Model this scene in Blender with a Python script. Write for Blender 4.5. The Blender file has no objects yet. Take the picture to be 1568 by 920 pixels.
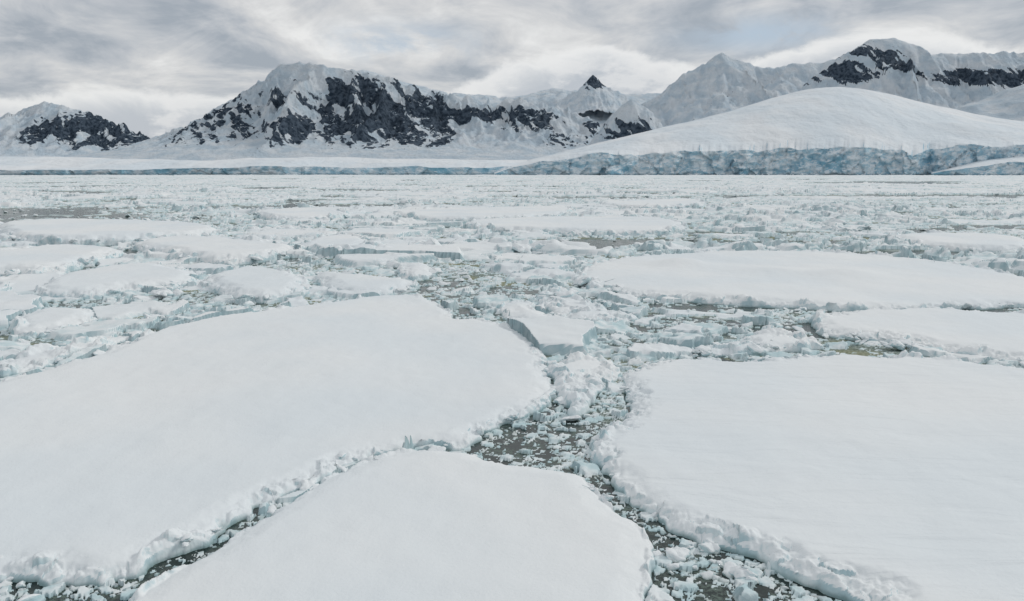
import bpy, math, numpy as np, bmesh, time
from mathutils import Vector, noise as mnoise
T0=time.time()
rng=np.random.default_rng(7)
F=np.float32
# ------------------------------------------------------------------ noise
_tab={}
def tab(seed,n=4):
    if seed not in _tab:
        _tab[seed]=np.random.default_rng(seed*977+11).random((n,256,256)).astype(F)
    return _tab[seed]
def vn(x,y,seed=1):
    t=tab(seed); xi=np.floor(x); yi=np.floor(y)
    fx=(x-xi).astype(F); fy=(y-yi).astype(F)
    a=xi.astype(np.int32)&255; b=yi.astype(np.int32)&255
    a1=(a+1)&255; b1=(b+1)&255
    gx=t[0]*2-1; gy=t[1]*2-1
    u=fx*fx*fx*(fx*(fx*6-15)+10); v=fy*fy*fy*(fy*(fy*6-15)+10)
    def g(i,j,dx,dy): return gx[i,j]*dx+gy[i,j]*dy
    n0=g(a,b,fx,fy); n1=g(a1,b,fx-1,fy); n2=g(a,b1,fx,fy-1); n3=g(a1,b1,fx-1,fy-1)
    return ((n0*(1-u)+n1*u)*(1-v)+(n2*(1-u)+n3*u)*v)*1.3
def fbm(x,y,o=4,seed=1,gain=.5):
    s=0;a=1.
    for i in range(o):
        s=s+a*vn(x*(2**i)+i*17.3,y*(2**i)+i*9.1,seed); a*=gain
    return s
def ridged(x,y,o=4,seed=1):
    s=0;a=1.;t=0
    for i in range(o):
        s=s+a*(1-np.abs(vn(x*(2**i)+i*7.7,y*(2**i)+i*3.3,seed))*2.2); t+=a; a*=.5
    return s/t
def worley(x,y,seed=1):
    t=tab(seed+50); xi=np.floor(x).astype(np.int32); yi=np.floor(y).astype(np.int32)
    f1=np.full(x.shape,9,F); f2=f1.copy(); idr=np.zeros(x.shape,F); idr2=idr.copy(); ox=idr.copy(); oy=idr.copy()
    for i in (-1,0,1):
        for j in (-1,0,1):
            cx=xi+i; cy=yi+j; a=cx&255; b=cy&255
            dx=(x-(cx+t[0][a,b])).astype(F); dy=(y-(cy+t[1][a,b])).astype(F)
            d=np.sqrt(dx*dx+dy*dy); c=d<f1
            f2=np.where(c,f1,np.minimum(f2,d)); f1=np.where(c,d,f1)
            idr=np.where(c,t[2][a,b],idr); idr2=np.where(c,t[3][a,b],idr2)
            ox=np.where(c,dx,ox); oy=np.where(c,dy,oy)
    return f1,f2,idr,idr2,ox,oy
def ss(a,b,x):
    t=np.clip((x-a)/(b-a),0,1); return t*t*(3-2*t)
# ------------------------------------------------------------------ mesh helpers
def grid_mesh(name,X,Y,Z,mat,attrs={},keep=None,smooth=True):
    nr,nc=X.shape
    idx=np.arange(nr*nc,dtype=np.int32).reshape(nr,nc)
    q=np.stack([idx[:-1,:-1],idx[:-1,1:],idx[1:,1:],idx[1:,:-1]],-1).reshape(-1,4)
    if keep is not None:
        k=keep.ravel(); q=q[k[q].any(1)]
    used=np.zeros(nr*nc,bool); used[q.ravel()]=True
    remap=np.cumsum(used)-1
    q=remap[q].astype(np.int32)
    co=np.stack([X.ravel()[used],Y.ravel()[used],Z.ravel()[used]],-1).astype(F)
    me=bpy.data.meshes.new(name)
    me.vertices.add(len(co)); me.vertices.foreach_set('co',co.ravel())
    me.loops.add(q.size); me.loops.foreach_set('vertex_index',q.ravel())
    me.polygons.add(len(q)); me.polygons.foreach_set('loop_start',np.arange(0,q.size,4,dtype=np.int32))
    me.polygons.foreach_set('loop_total',np.full(len(q),4,np.int32))
    me.polygons.foreach_set('use_smooth',np.full(len(q),smooth))
    me.update(calc_edges=True)
    for k,v in attrs.items():
        at=me.attributes.new(k,'FLOAT','POINT'); at.data.foreach_set('value',v.ravel()[used].astype(F))
    me.materials.append(mat)
    ob=bpy.data.objects.new(name,me); bpy.context.collection.objects.link(ob)
    return ob
def polar(a0,a1,da,r0,r1,k):
    na=max(8,int((a1-a0)/da)); nr=max(8,int(math.log(r1/r0)/k))
    A=np.linspace(a0,a1,na); R=r0*np.exp(np.linspace(0,math.log(r1/r0),nr))
    return A,R
# ------------------------------------------------------------------ node helpers
class NT:
    def __init__(s,tree): s.t=tree; s.n=tree.nodes; s.l=tree.links; s.n.clear()
    def node(s,ty,**kw):
        nd=s.n.new(ty)
        for k,v in kw.items(): setattr(nd,k,v)
        return nd
    def put(s,sock,v):
        if isinstance(v,bpy.types.NodeSocket): s.l.new(v,sock)
        elif v is not None: sock.default_value=v
    def m(s,op,a,b=None,c=None,clamp=False):
        nd=s.node('ShaderNodeMath',operation=op,use_clamp=clamp)
        s.put(nd.inputs[0],a)
        if b is not None: s.put(nd.inputs[1],b)
        if c is not None: s.put(nd.inputs[2],c)
        return nd.outputs[0]
    def mix(s,f,a,b,bt='MIX'):
        nd=s.node('ShaderNodeMix',data_type='RGBA',blend_type=bt)
        s.put(nd.inputs[0],f)
        s.put(nd.inputs[6],(*a,1) if isinstance(a,tuple) else a); s.put(nd.inputs[7],(*b,1) if isinstance(b,tuple) else b)
        return nd.outputs[2]
    def noise(s,vec,scale,detail=4,rough=.55,dist=0):
        nd=s.node('ShaderNodeTexNoise'); s.put(nd.inputs['Vector'],vec)
        nd.inputs['Scale'].default_value=scale; nd.inputs['Detail'].default_value=detail
        nd.inputs['Roughness'].default_value=rough; nd.inputs['Distortion'].default_value=dist
        return nd.outputs[0]
    def sstep(s,a,b,x):
        nd=s.node('ShaderNodeMapRange',interpolation_type='SMOOTHSTEP')
        s.put(nd.inputs[0],x); s.put(nd.inputs[1],a); s.put(nd.inputs[2],b)
        return nd.outputs[0]
    def mapping(s,vec,scale,rot=(0,0,0)):
        nd=s.node('ShaderNodeMapping'); s.put(nd.inputs[0],vec); nd.inputs['Scale'].default_value=scale; nd.inputs['Rotation'].default_value=rot
        return nd.outputs[0]
    def attr(s,name):
        return s.node('ShaderNodeAttribute',attribute_name=name).outputs['Fac']
    def bump(s,h,strength,dist,normal=None):
        nd=s.node('ShaderNodeBump'); s.put(nd.inputs['Height'],h); nd.inputs['Strength'].default_value=strength; nd.inputs['Distance'].default_value=dist
        if normal: s.l.new(normal,nd.inputs['Normal'])
        return nd.outputs[0]
    def bsdf(s,col,rough,normal=None,spec=.3,ior=None):
        nd=s.node('ShaderNodeBsdfPrincipled'); s.put(nd.inputs['Base Color'],(*col,1) if isinstance(col,tuple) else col)
        s.put(nd.inputs['Roughness'],rough); nd.inputs['Specular IOR Level'].default_value=spec
        if normal: s.l.new(normal,nd.inputs['Normal'])
        o=s.node('ShaderNodeOutputMaterial'); s.l.new(nd.outputs[0],o.inputs[0]); return nd
    def geo(s):
        g=s.node('ShaderNodeNewGeometry'); pos=g.outputs['Position']
        sp=s.node('ShaderNodeSeparateXYZ'); s.l.new(pos,sp.inputs[0])
        sn=s.node('ShaderNodeSeparateXYZ'); s.l.new(g.outputs['True Normal'],sn.inputs[0])
        return pos,sp.outputs[2],sn.outputs[2]
def newmat(name):
    m=bpy.data.materials.new(name); m.use_nodes=True; return m,NT(m.node_tree)
def ice_mat(name,use_white=True,ripples=False):
    m,t=newmat(name)
    pos,z,nz=t.geo()
    n1=t.noise(pos,1.3,3); n3=t.noise(pos,.07,2)
    snow=t.mix(t.sstep(.35,.65,n3),(.76,.81,.835),(.82,.845,.85))
    iced=t.mix(t.sstep(.35,.65,n1),(.44,.585,.63),(.70,.78,.80))  # bare-ice blue for steep sides, with their shade mixed into the colour
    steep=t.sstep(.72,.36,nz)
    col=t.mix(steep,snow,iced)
    if use_white:
        w=t.attr('white')
        n2=t.noise(pos,7,3)
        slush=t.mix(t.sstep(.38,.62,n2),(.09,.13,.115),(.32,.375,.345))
        algae=t.sstep(.48,.64,t.noise(pos,.22,2))
        slush=t.mix(t.m('MULTIPLY',algae,.65),slush,(.28,.28,.15))
        blue=t.mix(t.sstep(.35,.65,n1),(.51,.66,.69),(.77,.82,.83))
        base=t.mix(t.sstep(.0,.35,w),slush,blue)
        base=t.mix(t.sstep(.5,.95,w),base,col)
        col=t.mix(t.m('MULTIPLY',steep,.6),base,(.27,.40,.44))  # steep brash sides painted darker as shade
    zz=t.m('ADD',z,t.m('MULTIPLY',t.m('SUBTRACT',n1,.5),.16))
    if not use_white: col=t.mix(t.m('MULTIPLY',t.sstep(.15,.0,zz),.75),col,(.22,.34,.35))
    b=t.bump(t.noise(pos,11,3,.6),.35,.035)
    b=t.bump(n1,.3,.10,b)
    if ripples:
        mp=t.mapping(pos,(.35,1.3,1),(0,0,math.radians(14)))
        b=t.bump(t.noise(mp,.7,4,.5,.8),.75,.2,b)
    else:
        b=t.bump(t.noise(t.mapping(pos,(1,.6,1)),.25,3),.7,.25,b)
    t.bsdf(col,.75,b,.2)
    return m
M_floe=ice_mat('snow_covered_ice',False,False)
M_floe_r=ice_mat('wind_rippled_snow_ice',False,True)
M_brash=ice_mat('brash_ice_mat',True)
def block_mat():
    m,t=newmat('ice_block_mat')
    pos,z,nz=t.geo()
    oi=t.node('ShaderNodeObjectInfo').outputs['Random']
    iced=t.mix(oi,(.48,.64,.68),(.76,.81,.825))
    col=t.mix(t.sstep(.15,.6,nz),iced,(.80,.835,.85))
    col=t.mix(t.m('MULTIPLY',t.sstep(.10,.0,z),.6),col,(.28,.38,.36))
    b=t.bump(t.noise(pos,7,4,.6),.5,.05)
    t.bsdf(col,.65,b,.2); return m
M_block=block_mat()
def water_mat():
    m,t=newmat('sea_water_mat')
    geo=t.node('ShaderNodeNewGeometry'); pos=geo.outputs['Position']
    n=t.noise(pos,.9,5,.65); n2=t.noise(pos,6,4,.7)
    sl=t.m('MULTIPLY',t.sstep(.40,.62,n),t.sstep(.42,.60,n2))
    col=t.mix(sl,(.008,.020,.017),(.12,.165,.14))
    rough=t.m('ADD',.10,t.m('MULTIPLY',sl,.5))
    b=t.bump(n2,.3,.03)
    t.bsdf(col,rough,b,.35); return m
M_water=water_mat()
def mtn_mat(name):
    m,t=newmat(name)
    geo=t.node('ShaderNodeNewGeometry'); pos=geo.outputs['Position']
    r=t.attr('rock'); n=t.noise(pos,.04,6,.7); n2=t.noise(pos,.012,4)
    rk=t.sstep(.44,.56,t.m('ADD',r,t.m('MULTIPLY',t.m('SUBTRACT',n,.5),1.15)))
    rock=t.mix(t.sstep(.35,.65,t.noise(pos,.06,4)),(.025,.042,.065),(.10,.135,.18))  # rock greys tinted blue, standing in for distance haze
    snow=t.mix(t.sstep(.35,.65,n2),(.56,.67,.76),(.74,.80,.85))
    col=t.mix(rk,snow,rock)
    b=t.bump(n,1.,20)
    t.bsdf(col,.85,b,.1); return m
M_mtn=mtn_mat('snowy_rock_mountain')
def glacier_mat():
    m,t=newmat('glacier_ice')
    pos,z,nz=t.geo()
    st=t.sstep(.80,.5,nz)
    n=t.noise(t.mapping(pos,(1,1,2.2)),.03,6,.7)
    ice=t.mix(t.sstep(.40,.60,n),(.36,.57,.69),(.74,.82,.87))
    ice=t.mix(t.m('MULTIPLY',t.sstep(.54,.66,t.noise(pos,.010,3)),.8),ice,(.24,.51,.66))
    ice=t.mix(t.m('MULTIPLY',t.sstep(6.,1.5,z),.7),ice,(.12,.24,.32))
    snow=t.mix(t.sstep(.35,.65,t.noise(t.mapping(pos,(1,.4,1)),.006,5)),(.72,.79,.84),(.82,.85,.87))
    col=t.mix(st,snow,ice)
    b=t.bump(n,.8,8)
    b=t.bump(t.noise(t.mapping(pos,(1,.6,1)),.009,4),.8,24,b)
    t.bsdf(col,.75,b,.15); return m
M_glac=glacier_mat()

# ------------------------------------------------------------------ floes (outlines in metres on the sea plane)
def P(s): return np.array([[float(c) for c in q.split(',')] for q in s.split(';')])
floes=[
 ('-24.1,36.3;-23.4,38.4;-22.5,42.2;-22.3,46.9;-22.1,49.5;-20.2,53.3;-17.1,56.3;-13.2,60;-11.1,62.3;-8,62.6;-5.9,60;-4.4,55.8;-3.7,52.8;-1.9,52.1;0.6,47.9;1.8,41.1;1.8,34.9;1.4,32.9;0.2,31.1;-1.1,29.2;-1.8,27.7;-3.4,27.6;-4.6,26.7;-5.6,26.0;-6.3,24.2;-7.1,23.1;-7.8,21.6;-8.2,20.1;-8.9,19.4;-9.5,18.4;-10.8,18.1;-12.5,18.4;-17.8,18.6;-29.7,27;-27,30.6;-25.4,33.8',.40,.65,False),
 ('-8.9,17.3;-8.6,18.5;-8.0,19.6;-7.4,21.3;-6.6,23.1;-5.8,25.1;-4.6,26.6;-3.1,27.4;-1.5,27;-0.5,26.2;1,25.6;2.2,25;2.8,23.5;3.1,22.1;3.7,21;3.7,19.7;3.5,18.2;3.1,17.3;3,15.3;1.4,13.3;-5.9,13.3;-9.1,16.1',.32,.22,False),
 ('5.6,37.7;7.3,40.4;9.5,41.1;11.8,40.4;14.4,41.1;17.8,41.8;19.4,41.5;22,41.1;25.6,38.8;31.4,36.5;28.1,27;16.7,15.3;9.2,14.3;7.7,17.3;7.1,17.8;6.7,19;5.9,19.7;4.7,20.4;4.4,21.6;3.8,22.5;3.3,24.3;2.9,26;2.9,27.6;3.8,29.8;4.8,31.5;5.0,34.4',.45,1.1,True),
 ('5.97,75.18;9.63,85.92;16.45,92.5;25,96.17;36.87,96.17;45.21,89.09;47.4,80.2;47.27,72.89;47.38,66.79;41.71,60.05;37.82,57.99;31.67,57.15;25.6,56.34;21.21,57.15;15.54,59.15;11.16,62.25;7.87,64.97;5.75,68.71',.55,1.0,False),
 ('20.48,53.29;25.14,55.28;29.55,55.81;35.14,53.77;38.99,50.98;30.46,40.39;26.47,40.11;24.65,42.15;22.86,44.24;20.1,46.53;19.19,49.27',.55,1.6,False),
 ('1.81,39.7;3.32,41.11;5.2,40.39;5.0,37.75;4.08,35.42;3.38,32.87;2.57,31.5;2.18,32.87;1.9,34.88',.3,3.0,False),
 ('-0.9,57.2;0.8,59.2;2.9,53.3;2.6,51;0.3,51.4',.5,.6,False),
 ('2.2,63.2;4.7,65.7;6.8,56.3;8.7,53.3;6.6,50.5;3.7,51.4;2.4,55.8',.55,2.4,False),
 ('-38.3,63.2;-41.3,72;-39.9,78.6;-36.5,81.3;-30.1,75.2;-28.1,68.7;-31.5,65;-33.5,61.6',.9,1.0,False),
 ('-27.8,70.7;-26.5,77.6;-21.8,76.6;-17.6,68.7;-16.7,63.2;-19.2,60;-23.3,63.2',.9,1.2,False),
 ('-64.9,89.1;-59.3,91.8;-58.2,97.7;-53.9,100.1;-46.3,94.7;-44.8,83;-43.7,72.9;-48.7,75.2;-53.3,72.9',1.1,1.2,False),
 ('-50.1,104.5;-46.4,112.2;-35.3,106.3;-25.6,96.2;-30.1,84.1;-40.7,92.5',1.2,1.2,False),
 ('-88.2,137.5;-82.5,147.4;-66.4,143.9;-50.5,133;-44.7,118.7;-52.3,109.2;-60.6,106.3;-70.3,112.2',1.5,1.2,False),
 ('-18.9,75.2;-13.5,72.9;-8.2,68.7;-9.7,63.2;-13.9,63.2',.8,1.0,False),
 ('-27.4,182.4;-13.5,197;2.7,206.9;14.5,206.9;12.4,177.2;-3.1,158.8;-17.4,158.8',1.2,1.5,False),
 ('-7.8,149.2;8.8,163.1;28,158.8;29.9,137.5;21.9,123.5;6.8,126.1;-4.8,133',1.1,1.5,False),
 ('-11.7,81.8;-8.4,81.8;-7.1,75.2;-9.9,72.9',.8,1.0,False),
 ('-32.9,51;-33.3,55.3;-29.9,55.8;-27.6,52.1;-28.2,47.9;-30.2,47.3',.6,1.0,False),
 ('-58.7,182.4;-48.9,197;-33.8,169.8;-43.5,154.8',1.3,1.5,False),
 ('55,116.5;66.8,118.7;72.2,112.2;63,97.7;54.5,101',1.,1.3,False),
 ('26,234.5;56.1,259.1;53.5,221.8;33.1,206.9',1.3,1.5,False),
 ('-27.5,100.1;-26,119.9;-19.2,109.2;-19.6,97.7',1.,1.3,False),
 ('-26.7,40.4;-25.4,44.2;-23.7,46.9;-22.6,46.5;-23.4,41.1;-24.9,37.7',.4,1.5,False),
 ('10.1,43.7;12.6,44.4;15.4,47.5;18.1,44.4;14.7,42.9;11,42.5',.5,2.5,False),
]
def catmull(p,n):
    out=[];N=len(p)
    for i in range(N):
        a,b,c,d=p[i-1],p[i],p[(i+1)%N],p[(i+2)%N]
        for k in range(n):
            t=k/n
            out.append(.5*((2*b)+(-a+c)*t+(2*a-5*b+4*c-d)*t*t+(-a+3*b-3*c+d)*t**3))
    return np.array(out)
def sdf(px,py,poly):   # positive inside
    d=np.full(px.shape,1e9,F); s=np.zeros(px.shape,bool)
    N=len(poly)
    for i in range(N):
        ax,ay=poly[i]; bx,by=poly[(i+1)%N]
        ex,ey=bx-ax,by-ay; L=ex*ex+ey*ey+1e-9
        wx=px-F(ax); wy=py-F(ay)
        t=np.clip((wx*F(ex)+wy*F(ey))/F(L),0,1)
        dx=wx-t*F(ex); dy=wy-t*F(ey)
        np.minimum(d,dx*dx+dy*dy,out=d)
        c=(ay<=py)!=(by<=py)
        if ey!=0: s^= c & (wx<F(ex/ey)*wy)
    d=np.sqrt(d); return np.where(s,d,-d)
def edge_noise(X,Y,sc=1.):
    return (.58*fbm(X/3.1/sc,Y/3.1/sc,2,3)+.38*fbm(X/.95/sc,Y/.95/sc,2,4)+.07*fbm(X/.28/sc,Y/.28/sc,2,5))*sc
polys=[]
blocks=[]   # x,y,z,size
for fi,(txt,top,band,rip) in enumerate(floes):
    p=P(txt); polys.append(p); sp_=catmull(p,4)
    ang=np.arctan2(p[:,0],p[:,1]); rr=np.hypot(p[:,0],p[:,1])
    dist=rr.min(); sc=min(1.5,.55+dist/90.)
    A,R=polar(ang.min()-.04,ang.max()+.04,math.radians(.056),rr.min()*.95,rr.max()*1.04,.0022)
    if fi<3: m=np.abs(A)<.75; A=A[m]; R=R[R>14]
    AA,RR=np.meshgrid(A,R); X=(RR*np.sin(AA)).astype(F); Y=(RR*np.cos(AA)).astype(F)
    s=sdf(X,Y,sp_)
    near=s>-1.9
    e=np.zeros_like(X); e[near]=edge_noise(X[near],Y[near],sc)
    s=s+e*(.5 if fi==1 else .85)
    bn=band*(.70+1.1*np.clip(fbm(X/2.7+fi,Y/2.7,2,8),-.55,1))
    und=.17*fbm(X/11+fi*3,Y/11,3,6)*ss(0,2,s)+.02*fbm(X/1.3,Y/1.3,2,7)
    if fi==0: und=und+.10*ss(0,12,s)
    if fi==3:
        for (mx,my,mr,mh) in ((17.3,81,2.6,.7),(31.1,73.5,3,.45),(25.2,75.8,2.6,.35)): und=und+mh*np.exp(-((X-mx)**2/(mr*mr)+(Y-my)**2/(mr*mr)))
    H=top*(.55+.45*ss(0,1.4*sc,s))+und
    i=(s>-.4)&(s<bn*1.5+.1)
    x_=X[i];y_=Y[i]; wx=x_+.22*vn(x_*2.2,y_*2.2,9)+.06*vn(x_*8,y_*8,9); wy=y_+.22*vn(x_*2.2+9,y_*2.2,9)
    c1=.42*(1+dist/55); f1,f2,id1,id2,_,_=worley(wx/c1,wy/c1,2+fi%3)
    l1=ss(0,.6,1-f1*1.05)*(id1*.85+.15)
    c2=1.25*(1+dist/70); g1,g2,jd1,jd2,_,_=worley(wx/c2+5,wy/c2,5)
    l2=ss(0,.7,1-g1*1.15)*jd1**1.7
    si=s[i]; inband=ss(bn[i]*1.2+.05,bn[i]*.5,si)
    lump=(l1*.24+l2*.40+.08*fbm(x_*4,y_*4,3,13))*(.8+dist/100)
    H[i]=H[i]*(1-.45*inband)+inband*(lump-.04)
    ew=.26 if dist<40 else .2
    prof=.55*ss(-.04,.10*sc,s)+.45*ss(0,ew*sc*2,s)     # stepped, crumbled side
    H=np.where(s>0,H*prof+(-.12)*(1-ss(-.04,.12*sc,s)),-.12-.6*np.clip(-s,0,.4))
    nm='ice_floe' if fi==0 else 'ice_floe.%03d'%fi
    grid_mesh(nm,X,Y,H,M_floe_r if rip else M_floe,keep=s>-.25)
    per=np.vstack([sp_,sp_[:1]]); seg=np.hypot(*np.diff(per,axis=0).T); L=seg.sum(); cum=np.r_[0,np.cumsum(seg)]
    dens=(2.2 if dist<40 else 1.3)*(1.4 if band>.9 else 1)*(.25 if fi==1 else 1)
    n=int(L*dens); u=rng.random(n)*L
    keepm=vn((u/2.3).astype(F),np.full(n,fi*3.7,F),12)>.0; u=u[keepm]; n=len(u)
    qx=np.interp(u,cum,per[:,0]); qy=np.interp(u,cum,per[:,1])
    cx,cy=p.mean(0)
    off=np.clip(rng.normal(.15,.3*band+.1,n),-.4,band)
    dd=np.hypot(cx-qx,cy-qy)+1e-6; qx=qx+(cx-qx)/dd*off; qy=qy+(cy-qy)/dd*off
    size=(.07+.42*rng.random(n)**3.2)*(1+dist/60)
    for k in range(n): blocks.append((qx[k],qy[k],(top*.5 if off[k]>0 else .0)+size[k]*.02,size[k]))
print('floes',time.time()-T0)
# ------------------------------------------------------------------ brash ice field
A,R=polar(-.77,.77,math.radians(.064),15.,2250.,.0033)
AA,RR=np.meshgrid(A,R); X=(RR*np.sin(AA)).astype(F); Y=(RR*np.cos(AA)).astype(F); RR=RR.astype(F)
inside=np.full(X.shape,-99,F)
for p in polys:
    rr=np.hypot(p[:,0],p[:,1]); an=np.arctan2(p[:,0],p[:,1])
    r0=np.searchsorted(R,rr.min()-2); r1=np.searchsorted(R,rr.max()+2)
    a0=np.searchsorted(A,an.min()-.05); a1=np.searchsorted(A,an.max()+.05)
    sl=(slice(r0,r1),slice(a0,a1))
    if r1>r0 and a1>a0: inside[sl]=np.maximum(inside[sl],sdf(X[sl],Y[sl],p))
OW=((.0,29.3,2.6,3.0,1.),(-9,17,4,1.6,1.2),(-8.2,19.2,1,1.2,1.),(4.0,22,1.0,5,.9),(2.2,30,1.4,3,.9),(-8.3,69,3,4,1),(-3.2,55,1.6,3,1),(-44,100,7,6,.9),(-45,80,3,9,.9),(34,56,9,2,.9),(-26,90,8,3,.7),(17,58,8,1.8,1.),(42,57.5,8,2,1.),(18,50,6,3,.55),(-31,58,7,3,.5),(5.5,17.5,1.6,2,.5),(-60,104,9,3,.8),(12,52,5,2.5,.5))
def openness(X,Y):
    o=np.zeros_like(X)
    for (ox,oy,rx,ry,w) in OW: o=np.maximum(o,w*np.exp(-(((X-ox)/rx)**2+((Y-oy)/ry)**2)))
    return o
openw=openness(X,Y)
lead=ss(.70,.90,ridged(X/70,Y/34,2,80))*ss(42,75,RR)*np.clip(.6+.9*vn(X/200,Y/150,81),0,1)
lead2=ss(.74,.90,ridged(X/300,Y/130,2,82))*ss(130,230,RR)
openw=np.maximum(openw,np.maximum(.95*lead,1.*lead2))
H=np.full(X.shape,-.06,F); W=np.zeros_like(X)
H+=(.072+.09*fbm(X/6,Y/6,3,21))-.19*openw
H+=.03*fbm(X/.35,Y/.35,2,22)
def layer(cell,pres,h,rmax,rmin,seed,white,edge,warp,tilt=.15,ow=.75):
    a=np.searchsorted(R,rmin); b=np.searchsorted(R,rmax)
    x=X[a:b];y=Y[a:b]; w=warp*cell
    wx=x+w*fbm(x/cell*1.3,y/cell*1.3,3,seed+1); wy=y+w*fbm(x/cell*1.3+31,y/cell*1.3,3,seed+1)
    f1,f2,i1,i2,ox,oy=worley(wx/cell,wy/cell,seed)
    lowf=fbm(x/(cell*7),y/(cell*7),2,seed+2)
    pr=pres+.6*lowf-ow*openw[a:b]
    on=i1<pr
    sh=ss(edge,edge+.13,f2-f1)
    fade=ss(rmin*.9,rmin*1.15,RR[a:b]) if rmin>20 else 1.
    hh=h*((i2*.75+.25)+tilt*(ox*np.cos(i2*40)+oy*np.sin(i2*40))*2)+h*.14*fbm(x/cell*3,y/cell*3,2,seed+3)
    top=np.where(on,sh*hh*fade,0)-.02
    m=(top>H[a:b])&on&(sh>.05)
    H[a:b]=np.where(m,top,H[a:b])
    W[a:b]=np.where(m,white*(.45+.55*((i1*37)%1))*ss(0,.5,sh),W[a:b])
layer(.17,.62,.06,40,14,31,.42,.05,.25,ow=.18)
layer(.42,.50,.13,95,14,33,.55,.06,.28,ow=.28)
layer(1.0,.44,.32,300,14,36,.85,.07,.28,tilt=.35)
layer(2.4,.35,.56,1100,24,39,1.1,.09,.30,tilt=.35)
layer(6.0,.33,.80,2250,38,42,1.4,.06,.34,tilt=.18)
layer(15.,.35,1.0,2250,75,45,1.7,.045,.38,tilt=.07)
layer(42.,.34,1.2,2250,170,48,1.9,.03,.40,tilt=.03)
a=np.searchsorted(R,55)
x=X[a:];y=Y[a:]
rub=ss(.52,.82,ridged(x/26,y/26,3,60))*np.clip(.5+.8*vn(x/80,y/80,61),0,1)
f1,f2,i1,i2,_,_=worley(x/2.8+.35*vn(x,y,63),y/2.8,62)
add=ss(55,100,RR[a:])*rub*ss(.02,.4,f2-f1)*i1**1.5*1.8*(1-.8*np.clip(openw[a:],0,1))
H[a:]+=add
W[a:]=np.maximum(W[a:],np.clip(add*1.1,0,.75))
W=np.clip(W,0,1)
H=np.where(inside>0,np.minimum(H,-.12),H)
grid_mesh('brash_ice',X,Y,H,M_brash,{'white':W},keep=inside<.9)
print('brash',time.time()-T0)
me=bpy.data.meshes.new('sea_water'); bm=bmesh.new(); bmesh.ops.create_circle(bm,cap_ends=True,radius=40000,segments=96); bm.to_mesh(me); bm.free()
me.materials.append(M_water); ob=bpy.data.objects.new('sea_water',me); bpy.context.collection.objects.link(ob)
# ------------------------------------------------------------------ loose blocks (instanced)
def allinside(x,y):
    r=np.full(x.shape,-99.,F)
    for p in polys: r=np.maximum(r,sdf(x.astype(F),y.astype(F),p))
    return r
N=24000
lr=np.exp(rng.uniform(math.log(19),math.log(700),N)); th=rng.uniform(-.72,.72,N)
bx=lr*np.sin(th); by=lr*np.cos(th)
ins=allinside(bx,by); cl=fbm((bx/9).astype(F),(by/9).astype(F),3,70)
ok=(ins<.05)&(cl>.16+.35*(rng.random(N)-.5)+.25*openness(bx,by)-.06*ss(60,200,lr))
bx=bx[ok];by=by[ok];lr=lr[ok];n=len(bx)
size=(.06+.56*rng.random(n)**4.5)*(1+lr/75)**.8
size=np.minimum(size,2.2)
for k in range(n): blocks.append((bx[k],by[k],size[k]*.06,size[k]))
def cluster(x,y,w,n,smin,smax,z=0.):
    for k in range(n):
        s=smin+(smax-smin)*rng.random()**1.8; d=rng.normal(0,.5,2)*w
        blocks.append((x+d[0],y+d[1]*.8,z+s*.2*rng.random(),s))
for c in ((-10.9,102.7,2.6,16,.6,3.2),(2.8,98,2.5,12,.8,3.4),(10.2,123.5,3,12,.8,3.2),(-28,63.2,1.6,14,.4,1.8),(-23.9,53.3,1.5,12,.3,1.2),(3.8,60.5,1.3,10,.5,2.,.3),(5.5,54,1.6,14,.3,1.2,.3),
          (13.8,43.6,1.6,12,.25,1.,.3),(11,42.4,1.6,8,.2,.6,.2),(-8.6,19.9,.25,6,.15,.42,.3),(4.2,33,.7,5,.2,.6),(20,46,1,9,.3,1.,.3),(22,44,1,8,.3,.8,.3),(35,42,2,12,.3,1.,.2),(45,83,2,10,.4,1.4),(7,69,1,12,.4,1.6,.3),(8.5,65.5,1.2,12,.4,1.4,.2),(60,150,4,14,.8,3),(-70,160,6,16,.8,3),(30,190,8,14,1,3.4),(-30,240,10,14,1,3.8),(90,210,12,16,1,3.8),(55,135,5,14,.8,2.8),(-40,135,6,14,.8,2.8),(-15,84,3,12,.5,1.8)):
    cluster(*c)
blocks=np.array(blocks)
protos=bpy.data.collections.new('ice_block_shapes')
for k in range(16):
    bm=bmesh.new(); r=np.random.default_rng(100+k)
    sy,sz=r.uniform(.5,1),r.uniform(.28,.62)
    for _ in range(15):
        v=r.normal(size=3); v/=np.linalg.norm(v); v=np.sign(v)*np.abs(v)**.75
        bm.verts.new((v[0]*.64,v[1]*sy*.64,v[2]*sz*.64))
    res=bmesh.ops.convex_hull(bm,input=bm.verts[:])
    bmesh.ops.delete(bm,geom=[g for g in res['geom_interior'] if isinstance(g,bmesh.types.BMVert)],context='VERTS')
    bmesh.ops.bevel(bm,geom=bm.edges[:],offset=.05,segments=1,affect='EDGES')
    bmesh.ops.triangulate(bm,faces=bm.faces[:])
    for _ in range(2): bmesh.ops.subdivide_edges(bm,edges=[e for e in bm.edges if e.calc_length()>.12],cuts=1,use_grid_fill=True)
    bmesh.ops.triangulate(bm,faces=bm.faces[:])
    bmesh.ops.smooth_vert(bm,verts=bm.verts[:],factor=.5,use_axis_x=True,use_axis_y=True,use_axis_z=True)
    for v in bm.verts:
        c=v.co; q=Vector((k*7.3,0,0))
        v.co=c*(1+.36*mnoise.noise(c*2.8+q)+.14*mnoise.noise(c*8+q))
    me=bpy.data.meshes.new('ice_block_shape_%d'%k); bm.to_mesh(me); bm.free(); me.materials.append(M_block)
    me.polygons.foreach_set('use_smooth',[True]*len(me.polygons))
    protos.objects.link(bpy.data.objects.new('ice_block_shape_%d'%k,me))
me=bpy.data.meshes.new('loose_ice_blocks'); nb=len(blocks)
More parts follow.
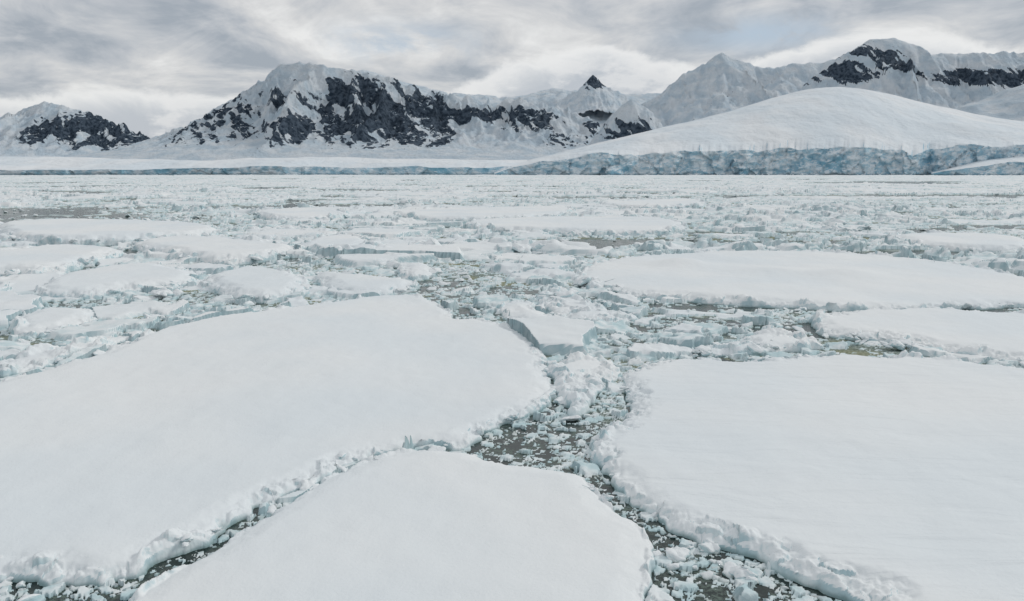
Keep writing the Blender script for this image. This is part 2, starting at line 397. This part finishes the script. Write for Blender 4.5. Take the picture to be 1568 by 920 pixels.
me.vertices.add(nb); me.vertices.foreach_set('co',blocks[:,:3].astype(F).ravel())
at=me.attributes.new('size','FLOAT','POINT'); at.data.foreach_set('value',blocks[:,3].astype(F))
rot=np.stack([rng.normal(0,.22,nb),rng.normal(0,.22,nb),rng.uniform(0,6.28,nb)],-1).astype(F)
at=me.attributes.new('rot','FLOAT_VECTOR','POINT'); at.data.foreach_set('vector',rot.ravel())
ob=bpy.data.objects.new('loose_ice_blocks',me); bpy.context.collection.objects.link(ob)
ng=bpy.data.node_groups.new('scatter_blocks','GeometryNodeTree')
ng.interface.new_socket('Geometry',in_out='INPUT',socket_type='NodeSocketGeometry'); ng.interface.new_socket('Geometry',in_out='OUTPUT',socket_type='NodeSocketGeometry')
gi=ng.nodes.new('NodeGroupInput'); go=ng.nodes.new('NodeGroupOutput'); iop=ng.nodes.new('GeometryNodeInstanceOnPoints')
ci=ng.nodes.new('GeometryNodeCollectionInfo'); ci.inputs[0].default_value=protos; ci.inputs['Separate Children'].default_value=True; ci.inputs['Reset Children'].default_value=True
s1=ng.nodes.new('GeometryNodeInputNamedAttribute'); s1.data_type='FLOAT'; s1.inputs[0].default_value='size'
s2=ng.nodes.new('GeometryNodeInputNamedAttribute'); s2.data_type='FLOAT_VECTOR'; s2.inputs[0].default_value='rot'
e2r=ng.nodes.new('FunctionNodeEulerToRotation')
ng.links.new(gi.outputs[0],iop.inputs['Points']); ng.links.new(ci.outputs[0],iop.inputs['Instance']); iop.inputs['Pick Instance'].default_value=True
ng.links.new(s1.outputs[0],iop.inputs['Scale']); ng.links.new(s2.outputs[0],e2r.inputs[0]); ng.links.new(e2r.outputs[0],iop.inputs['Rotation'])
ng.links.new(iop.outputs[0],go.inputs[0])
md=ob.modifiers.new('scatter','NODES'); md.node_group=ng
print('blocks',nb,time.time()-T0)
# ------------------------------------------------------------------ mountains
def seg_dist(X,Y,a,b):
    ex,ey=b[0]-a[0],b[1]-a[1]; L=ex*ex+ey*ey+1e-6
    t=np.clip(((X-a[0])*ex+(Y-a[1])*ey)/L,0,1)
    return np.hypot(X-a[0]-t*ex,Y-a[1]-t*ey),a[2]+t*(b[2]-a[2])
def mountain(name,xr,yr,step,ridges,w=420.,pw=1.,spurs=None,gully=60.,rocks=(),seed=1,rough=1.,warp=45.,rockbias=0.,spurh=(.62,.80),rs=1.,apron=0.):
    xs=np.arange(xr[0],xr[1],step); ys=np.arange(yr[0],yr[1],step*1.2)
    X,Y=np.meshgrid(xs,ys); X=X.astype(F);Y=Y.astype(F)
    wx=X+warp*fbm(X/230,Y/230,3,seed)+warp*.3*fbm(X/60,Y/60,2,seed); wy=Y+warp*fbm(X/230+40,Y/230,3,seed)
    Z=np.zeros_like(X)
    allr=[(r,w,pw) for r in ridges]
    if apron:
        for r in ridges: allr.append(([(a,b,c*apron) for a,b,c in r],w*2.1,1.))
    if spurs:
        sp,ln,dxr=spurs; r=np.random.default_rng(seed)
        for rd in ridges:
            p=np.array(rd,float); L=np.r_[0,np.cumsum(np.hypot(*np.diff(p[:,:2],axis=0).T))]
            for u in np.arange(sp*.5,L[-1],sp):
                u+=r.uniform(-.3,.3)*sp
                o=[np.interp(u,L,p[:,i]) for i in range(3)]
                for sgn in (-1,1):
                    l=ln*r.uniform(.7,1.2)*o[2]/p[:,2].max(); dx=r.uniform(*dxr)*l
                    m1=(o[0]+dx*.45+r.uniform(-30,30),o[1]+sgn*l*.45,o[2]*r.uniform(*spurh))
                    m2=(o[0]+dx,o[1]+sgn*l,o[2]*.20)
                    allr.append(([(o[0],o[1],o[2]*.97),m1,m2],w*.32,1.))
    for rd,ww,pp in allr:
        for a,b in zip(rd[:-1],rd[1:]):
            d,z=seg_dist(wx,wy,a,b)
            zz=z*np.exp(-(d/ww)**pp); q=np.clip(1-np.abs(Z-zz)/24,0,1)
            Z=np.maximum(Z,zz)+q*q*3.
    zm=Z.max(); k=Z/zm
    env=np.clip(1.7*k*(1.15-k)+.10*k,0,1)*(.22+.78*ss(1.,.75,k))*ss(.12,.35,k)
    g=ridged(X/gully+.5*fbm(X/90,Y/90,2,seed),Y/(gully*2.6),4,seed+3)
    Z=Z+rough*env*(g-.55)*gully*1.3+rough*env*13*fbm(X/28,Y/28,3,seed+4)
    # the massif sinks under the coastal ice at its rim
    dr=(yr[1]-yr[0]); ex=ss(xr[0],xr[0]+.12*(xr[1]-xr[0]),X)*ss(xr[1],xr[1]-.06*(xr[1]-xr[0]),X)
    Z=Z*ss(yr[0],yr[0]+.28*dr,Y)-30*(1-ss(yr[0],yr[0]+.1*dr,Y)) if apron else Z
    gy,gx=np.gradient(Z,ys,xs); slope=np.hypot(gx,gy)
    m=np.zeros_like(Z)
    for q in rocks:
        wt=q[4] if len(q)>4 else 1.
        m=np.maximum(m,wt*(1-((X-q[0])/q[2])**2*.5-((Z-q[1])/q[3])**2*.5))
    m=np.clip(m,0,1)
    st=ridged((X+Z*.8+25*fbm(X/60,Y/60,2,seed))/(62*rs),(Z-X*.3)/(230*rs)+Y/500,4,seed+6)
    n=fbm(X/70/rs,Z/45/rs,3,seed+7)
    rock=m*1.35+(st-.58)*2.0+n*.45+(g-.6)*.7+(np.clip(slope,0,1.6)-.9)*.2+rockbias-.40
    rock=np.where(m>.02,rock,rock-.6)-.9*ss(.55,.25,slope)
    grid_mesh(name,X,Y,Z-6,M_mtn,{'rock':np.clip(rock,-.5,1.5)})
mountain('rocky_mountain',(-1950,900),(2350,4000),4.5,
 [[(-1650,3350,20),(-1554,3450,60),(-1455,3480,149),(-1285,3500,261),(-1143,3500,340),(-1030,3500,430),(-959,3500,463),(-889,3500,474),(-804,3500,458),(-690,3500,440),(-549,3500,404),(-407,3500,365),(-294,3500,336),(-125,3500,314),(45,3500,312),(187,3500,285),(328,3450,225),(498,3350,150),(640,3250,95)]],
 w=400,spurs=(150,640,(-.1,.6)),seed=3,apron=.30,rough=1.,
 rocks=((-668,337,115,80),(-629,222,145,135),(-484,247,155,130),(-379,158,125,105),(-313,184,85,125),(-800,171,85,90,.78),(-221,247,120,36),(-76,255,190,32),(68,222,120,45,.95),(-484,90,150,30,.8),(226,128,110,45,.6),(345,201,45,22,.75),(-1141,184,210,130,.66),(-930,260,110,100,.42)))
mountain('rocky_mountain.001',(-4300,-1900),(4200,5400),8.,
 [[(-3900,5000,250),(-3414,5000,243),(-3171,5000,330),(-3010,5000,389),(-2856,5000,440),(-2726,5000,412),(-2565,5000,361),(-2362,4950,290),(-2221,4900,157),(-2100,4850,60)]],
 w=420,spurs=(170,560,(-.1,.5)),seed=11,gully=75,rs=1.1,
 rocks=((-2712,253,115,90),(-2557,272,135,95),(-2402,215,145,90),(-2246,177,100,65,.8),(-2906,102,80,34,.7)))
mountain('snow_mountain',(-2300,2200),(5600,7600),14.,
 [[(-1900,6500,690),(-1389,6500,765),(-1178,6500,808),(-968,6500,740),(-547,6500,630),(32,6500,585),(347,6500,656),(610,6500,630),(926,6500,612),(1189,6500,622),(1700,6500,600)]],
 w=900,pw=1.5,seed=17,rough=.3,gully=140,rockbias=-.4)
mountain('rocky_peak',(250,1100),(5900,6500),6.,
 [[(440,6200,600),(520,6200,640),(570,6200,690),(607,6200,735),(650,6200,700),(690,6200,655),(740,6200,640),(850,6200,595)]],
 w=600,seed=19,gully=40,rough=.8,warp=12,rocks=((615,690,120,60,1.2),))
mountain('rock_knob',(240,700),(2750,3250),3.,
 [[(350,3000,150),(385,3000,205),(405,3000,252),(437,3000,274),(483,3000,250),(510,3000,190),(540,3020,130)]],
 w=135,pw=1.6,seed=23,gully=30,rough=.8,warp=8,rs=.6,rocks=((434,150,90,50,1.1),))
mountain('snow_peak',(500,2700),(4200,5700),8.,
 [[(600,5000,300),(813,5000,385),(914,5000,482),(1036,5000,577),(1157,5000,640),(1278,5000,728),(1391,5000,675),(1541,5000,628),(1723,5000,655),(1966,5000,686),(2209,5000,675),(2500,5000,660)],
  [(1278,5000,700),(1180,4700,470),(1120,4450,260)],[(1723,5000,640),(1500,4700,430),(1350,4450,250)]],
 w=560,pw=1.15,spurs=(330,560,(-.4,.4)),seed=29,gully=120,rough=.65,rocks=((1200,430,90,60,.4),(1000,260,90,30,.65)),rockbias=-.12)
mountain('ice_capped_mountain',(1150,3600),(3500,5000),6.5,
 [[(1250,4200,250),(1397,4200,374),(1583,4200,500),(1719,4200,605),(1821,4200,672),(1923,4200,684),(2042,4200,652),(2144,4200,606),(2331,4200,604),(2501,4200,612),(2664,4200,610),(3045,4200,600),(3500,4200,560)]],
 w=480,pw=1.2,spurs=(230,560,(-.35,.35)),seed=37,gully=80,rough=.8,
 rocks=((1575,509,160,54),(1769,571,80,80,.95),(1882,556,105,65,.85),(1672,471,130,36,.9),(2287,471,290,40,1.1),(2540,462,200,50,1.1),(1330,200,60,25,.5)))
mountain('snow_slope',(1500,3300),(2900,3900),8.,
 [[(1560,3300,150),(1752,3300,218),(1912,3300,292),(2093,3300,366),(2392,3300,462),(2900,3300,560)]],
 w=500,pw=1.6,seed=41,rough=.2,gully=120,rockbias=-.6,warp=20)
# ------------------------------------------------------------------ glaciers with ice cliffs
def smooth1(v,n):
    k=np.hanning(n); k/=k.sum(); h=n//2; return np.convolve(np.pad(v,h,mode='edge'),k,'valid')[:len(v)]
def glacier(name,a0,a1,da,r0f,hc,r1,zr,rend,seed=1,under=6.,top=30.,fall=.55,r0n=1.):
    A=np.arange(a0,a1,da); S=(A*2000.).astype(F); O=np.zeros_like(S)
    r0=r0f(A)+r0n*(80*fbm(S/420,O+seed,2,seed)+34*fbm(S/90,O+9,3,seed))
    hs=hc(A); hcv=hs*(1+.22*fbm(S/130,O+3,4,seed)); zrv=zr(A)
    rows=[];nc=32
    for i in range(nc):
        t=i/(nc-1); zz=-3+(hcv+3)*t; z32=zz.astype(F)
        wS=S+9*fbm(S/30,z32/30,3,seed)
        f1,f2,i1,i2,_,_=worley(wS/46,z32/90,seed+2)
        g1,g2,j1,j2,_,_=worley(wS/17,z32/26+4,seed+4)
        d=i1*26+j1*10+16*t+10*fbm(S/22,z32/15,4,seed)
        d=d*np.clip(hcv/45,.12,1)
        rows.append((r0+d,zz))
    base=rows[-1][0].copy(); sm=smooth1(r0f(A)+top,121 if len(A)>300 else 41); hsm=smooth1(hs,121 if len(A)>300 else 41)
    for t in np.r_[np.linspace(0.004,.1,16),np.linspace(.115,1,70)]:
        q=ss(0,.12,np.array(t)); b2=base*(1-q)+sm*q; h2=hcv*(1-q)+hsm*q
        rr=b2+(r1-b2)*t
        z=h2+(zrv-h2)*np.sin(t*np.pi/2)
        z=z+under*fbm(A*rr/300,rr/300,4,seed+5)*ss(0,.12,np.array(t))*(1-.75*t)
        rows.append((rr,z))
    for t in np.linspace(.05,1,20):
        rr=r1+(rend-r1)*t+0*zrv
        rows.append((rr,zrv*(1-fall*t*t)+under*.25*fbm(A*rr/300,rr/300,4,seed+5)))
    Rr=np.array([q[0] for q in rows]);Zz=np.array([q[1] for q in rows])
    grid_mesh(name,Rr*A[None,:],Rr,Zz,M_glac)
I=lambda xs,ys:(lambda a:np.interp(a,xs,ys))
def smoothI(xs,ys):
    def f(a):
        g=np.linspace(min(xs),max(xs),600); v=np.interp(g,xs,ys); k=np.hanning(61); k/=k.sum()
        v2=np.convolve(np.pad(v,30,mode='edge'),k,'valid'); return np.interp(a,g,v2)
    return f
glacier('snow_dome_glacier',-.022,.85,.001,I([-.022,.1,.5,.515,.54,.85],[2080,2000,1985,2040,1990,1950]),
  I([-.022,0,.02,.07,.094,.175,.256,.337,.417,.482,.495,.512,.58,.64,.85],[3,20,28,42,50,56,62,64,68,64,46,64,74,78,78]),
  2900,smoothI([-.022,.0,.07,.118,.175,.223,.256,.320,.369,.409,.450,.498,.547,.579,.634,.741,.85],[12,34,82,112,150,184,208,260,290,296,283,247,216,199,176,152,140]),3600,seed=5,under=18)
glacier('ice_cap_lobe',.52,.85,.001,I([.52,.56,.85],[1960,1880,1850]),I([.52,.54,.58,.62,.85],[4,12,22,30,32]),2050,smoothI([.52,.54,.58,.64,.85],[6,18,38,52,52]),2200,seed=8,under=2,r0n=.4)
glacier('coastal_ice_shelf',-.85,.02,.001,I([-.85,-.45,-.2,-.1,.02],[2250,2250,2150,2120,2120]),
  I([-.85,-.46,-.40,-.3,-.2,-.12,-.1,0,.02],[14,14,18,24,19,24,17,24,20]),
  2950,smoothI([-.85,-.6,-.45,-.38,-.3,-.2,-.1,0,.02],[60,60,56,50,62,58,54,50,48]),5200,seed=9,under=14,fall=-.9)
print('land',time.time()-T0)
# ------------------------------------------------------------------ sky
w=bpy.data.worlds.new('World'); bpy.context.scene.world=w; w.use_nodes=True
t=NT(w.node_tree)
SUN_EL=math.radians(33); SUN_AZ=math.radians(62)   # azimuth clockwise from +Y
sky=t.node('ShaderNodeTexSky'); sky.sky_type='NISHITA'; sky.sun_disc=False; sky.sun_elevation=SUN_EL; sky.sun_rotation=SUN_AZ
bg1=t.node('ShaderNodeBackground'); t.l.new(sky.outputs[0],bg1.inputs[0]); bg1.inputs[1].default_value=.08
tc=t.node('ShaderNodeTexCoord'); d=tc.outputs['Generated']
s=t.node('ShaderNodeSeparateXYZ'); t.l.new(d,s.inputs[0]); dx,dy,dz=s.outputs
den=t.m('ADD',t.m('MAXIMUM',dz,0),.24)
cb=t.node('ShaderNodeCombineXYZ'); t.put(cb.inputs[0],t.m('DIVIDE',dx,den)); t.put(cb.inputs[1],t.m('DIVIDE',dy,den))
uv=cb.outputs[0]
n1=t.noise(uv,.85,6,.55,.7); n2=t.noise(uv,3.2,7,.62,.6)
v=t.m('ADD',t.m('MULTIPLY',n1,.60),t.m('MULTIPLY',n2,.40))
cr=t.node('ShaderNodeValToRGB'); t.l.new(v,cr.inputs[0]); e=cr.color_ramp.elements
e[0].position=.40; e[0].color=(.40,.445,.50,1); e[1].position=.60; e[1].color=(.92,.92,.91,1)
x=e.new(.455); x.color=(.54,.57,.61,1); x=e.new(.53); x.color=(.73,.735,.74,1)
cl=cr.outputs[0]
az=t.m('ARCTAN2',dx,dy)
def gq(val,c,wd):
    q=t.m('DIVIDE',t.m('SUBTRACT',val,c),wd); return t.m('EXPONENT',t.m('MULTIPLY',t.m('MULTIPLY',q,q),-1))
def gs(c,wd,h): return t.m('MULTIPLY',gq(az,c,wd),h)
nn=t.noise(t.mapping(d,(1,1,1.7)),10,7,.62,.5)
# thin breaks where pale blue shows
bl=t.m('ADD',t.m('MULTIPLY',gq(az,-.13,.08),gq(dz,.150,.020)),t.m('MULTIPLY',gq(az,.29,.08),gq(dz,.155,.018)))
cl=t.mix(t.m('MULTIPLY',bl,t.sstep(.40,.60,nn)),cl,(.50,.60,.71))
top=t.m('ADD',.080,t.m('ADD',gs(.085,.15,.064),t.m('ADD',gs(.42,.17,.072),gs(-.38,.10,.012))))
el=t.m('ADD',dz,t.m('MULTIPLY',t.m('SUBTRACT',nn,.5),.055))
dd=t.m('SUBTRACT',top,el)
mask=t.sstep(-.005,.009,dd)
fill=t.mix(t.sstep(.0,.036,dd),(.96,.96,.95),(.55,.59,.645))
fill=t.mix(t.m('MULTIPLY',t.sstep(.46,.60,t.noise(t.mapping(d,(1,1,2.4)),14,6,.6)),.65),fill,(.90,.90,.90))
cl=t.mix(t.m('MULTIPLY',mask,.92),cl,fill)
bg2=t.node('ShaderNodeBackground'); t.l.new(cl,bg2.inputs[0]); bg2.inputs[1].default_value=.93
mx=t.node('ShaderNodeMixShader'); mx.inputs[0].default_value=.93; t.l.new(bg1.outputs[0],mx.inputs[1]); t.l.new(bg2.outputs[0],mx.inputs[2])
o=t.node('ShaderNodeOutputWorld'); t.l.new(mx.outputs[0],o.inputs[0])
sd=bpy.data.lights.new('sun','SUN'); sd.energy=1.2; sd.angle=math.radians(10); sd.color=(1,.965,.91)
so=bpy.data.objects.new('sun',sd); bpy.context.collection.objects.link(so)
dirv=Vector((math.sin(SUN_AZ)*math.cos(SUN_EL),math.cos(SUN_AZ)*math.cos(SUN_EL),math.sin(SUN_EL)))
so.rotation_euler=dirv.to_track_quat('Z','Y').to_euler()
# ------------------------------------------------------------------ camera
cd=bpy.data.cameras.new('camera'); cd.lens=28.; cd.sensor_width=36; cd.clip_end=60000; cd.clip_start=.5
co=bpy.data.objects.new('camera',cd); co.location=(0,0,10); co.rotation_euler=(math.radians(90-9.22),0,0)
bpy.context.collection.objects.link(co); bpy.context.scene.camera=co
sc=bpy.context.scene; sc.view_settings.view_transform='Standard'; sc.view_settings.look='None'; sc.view_settings.exposure=0
print('done',time.time()-T0)
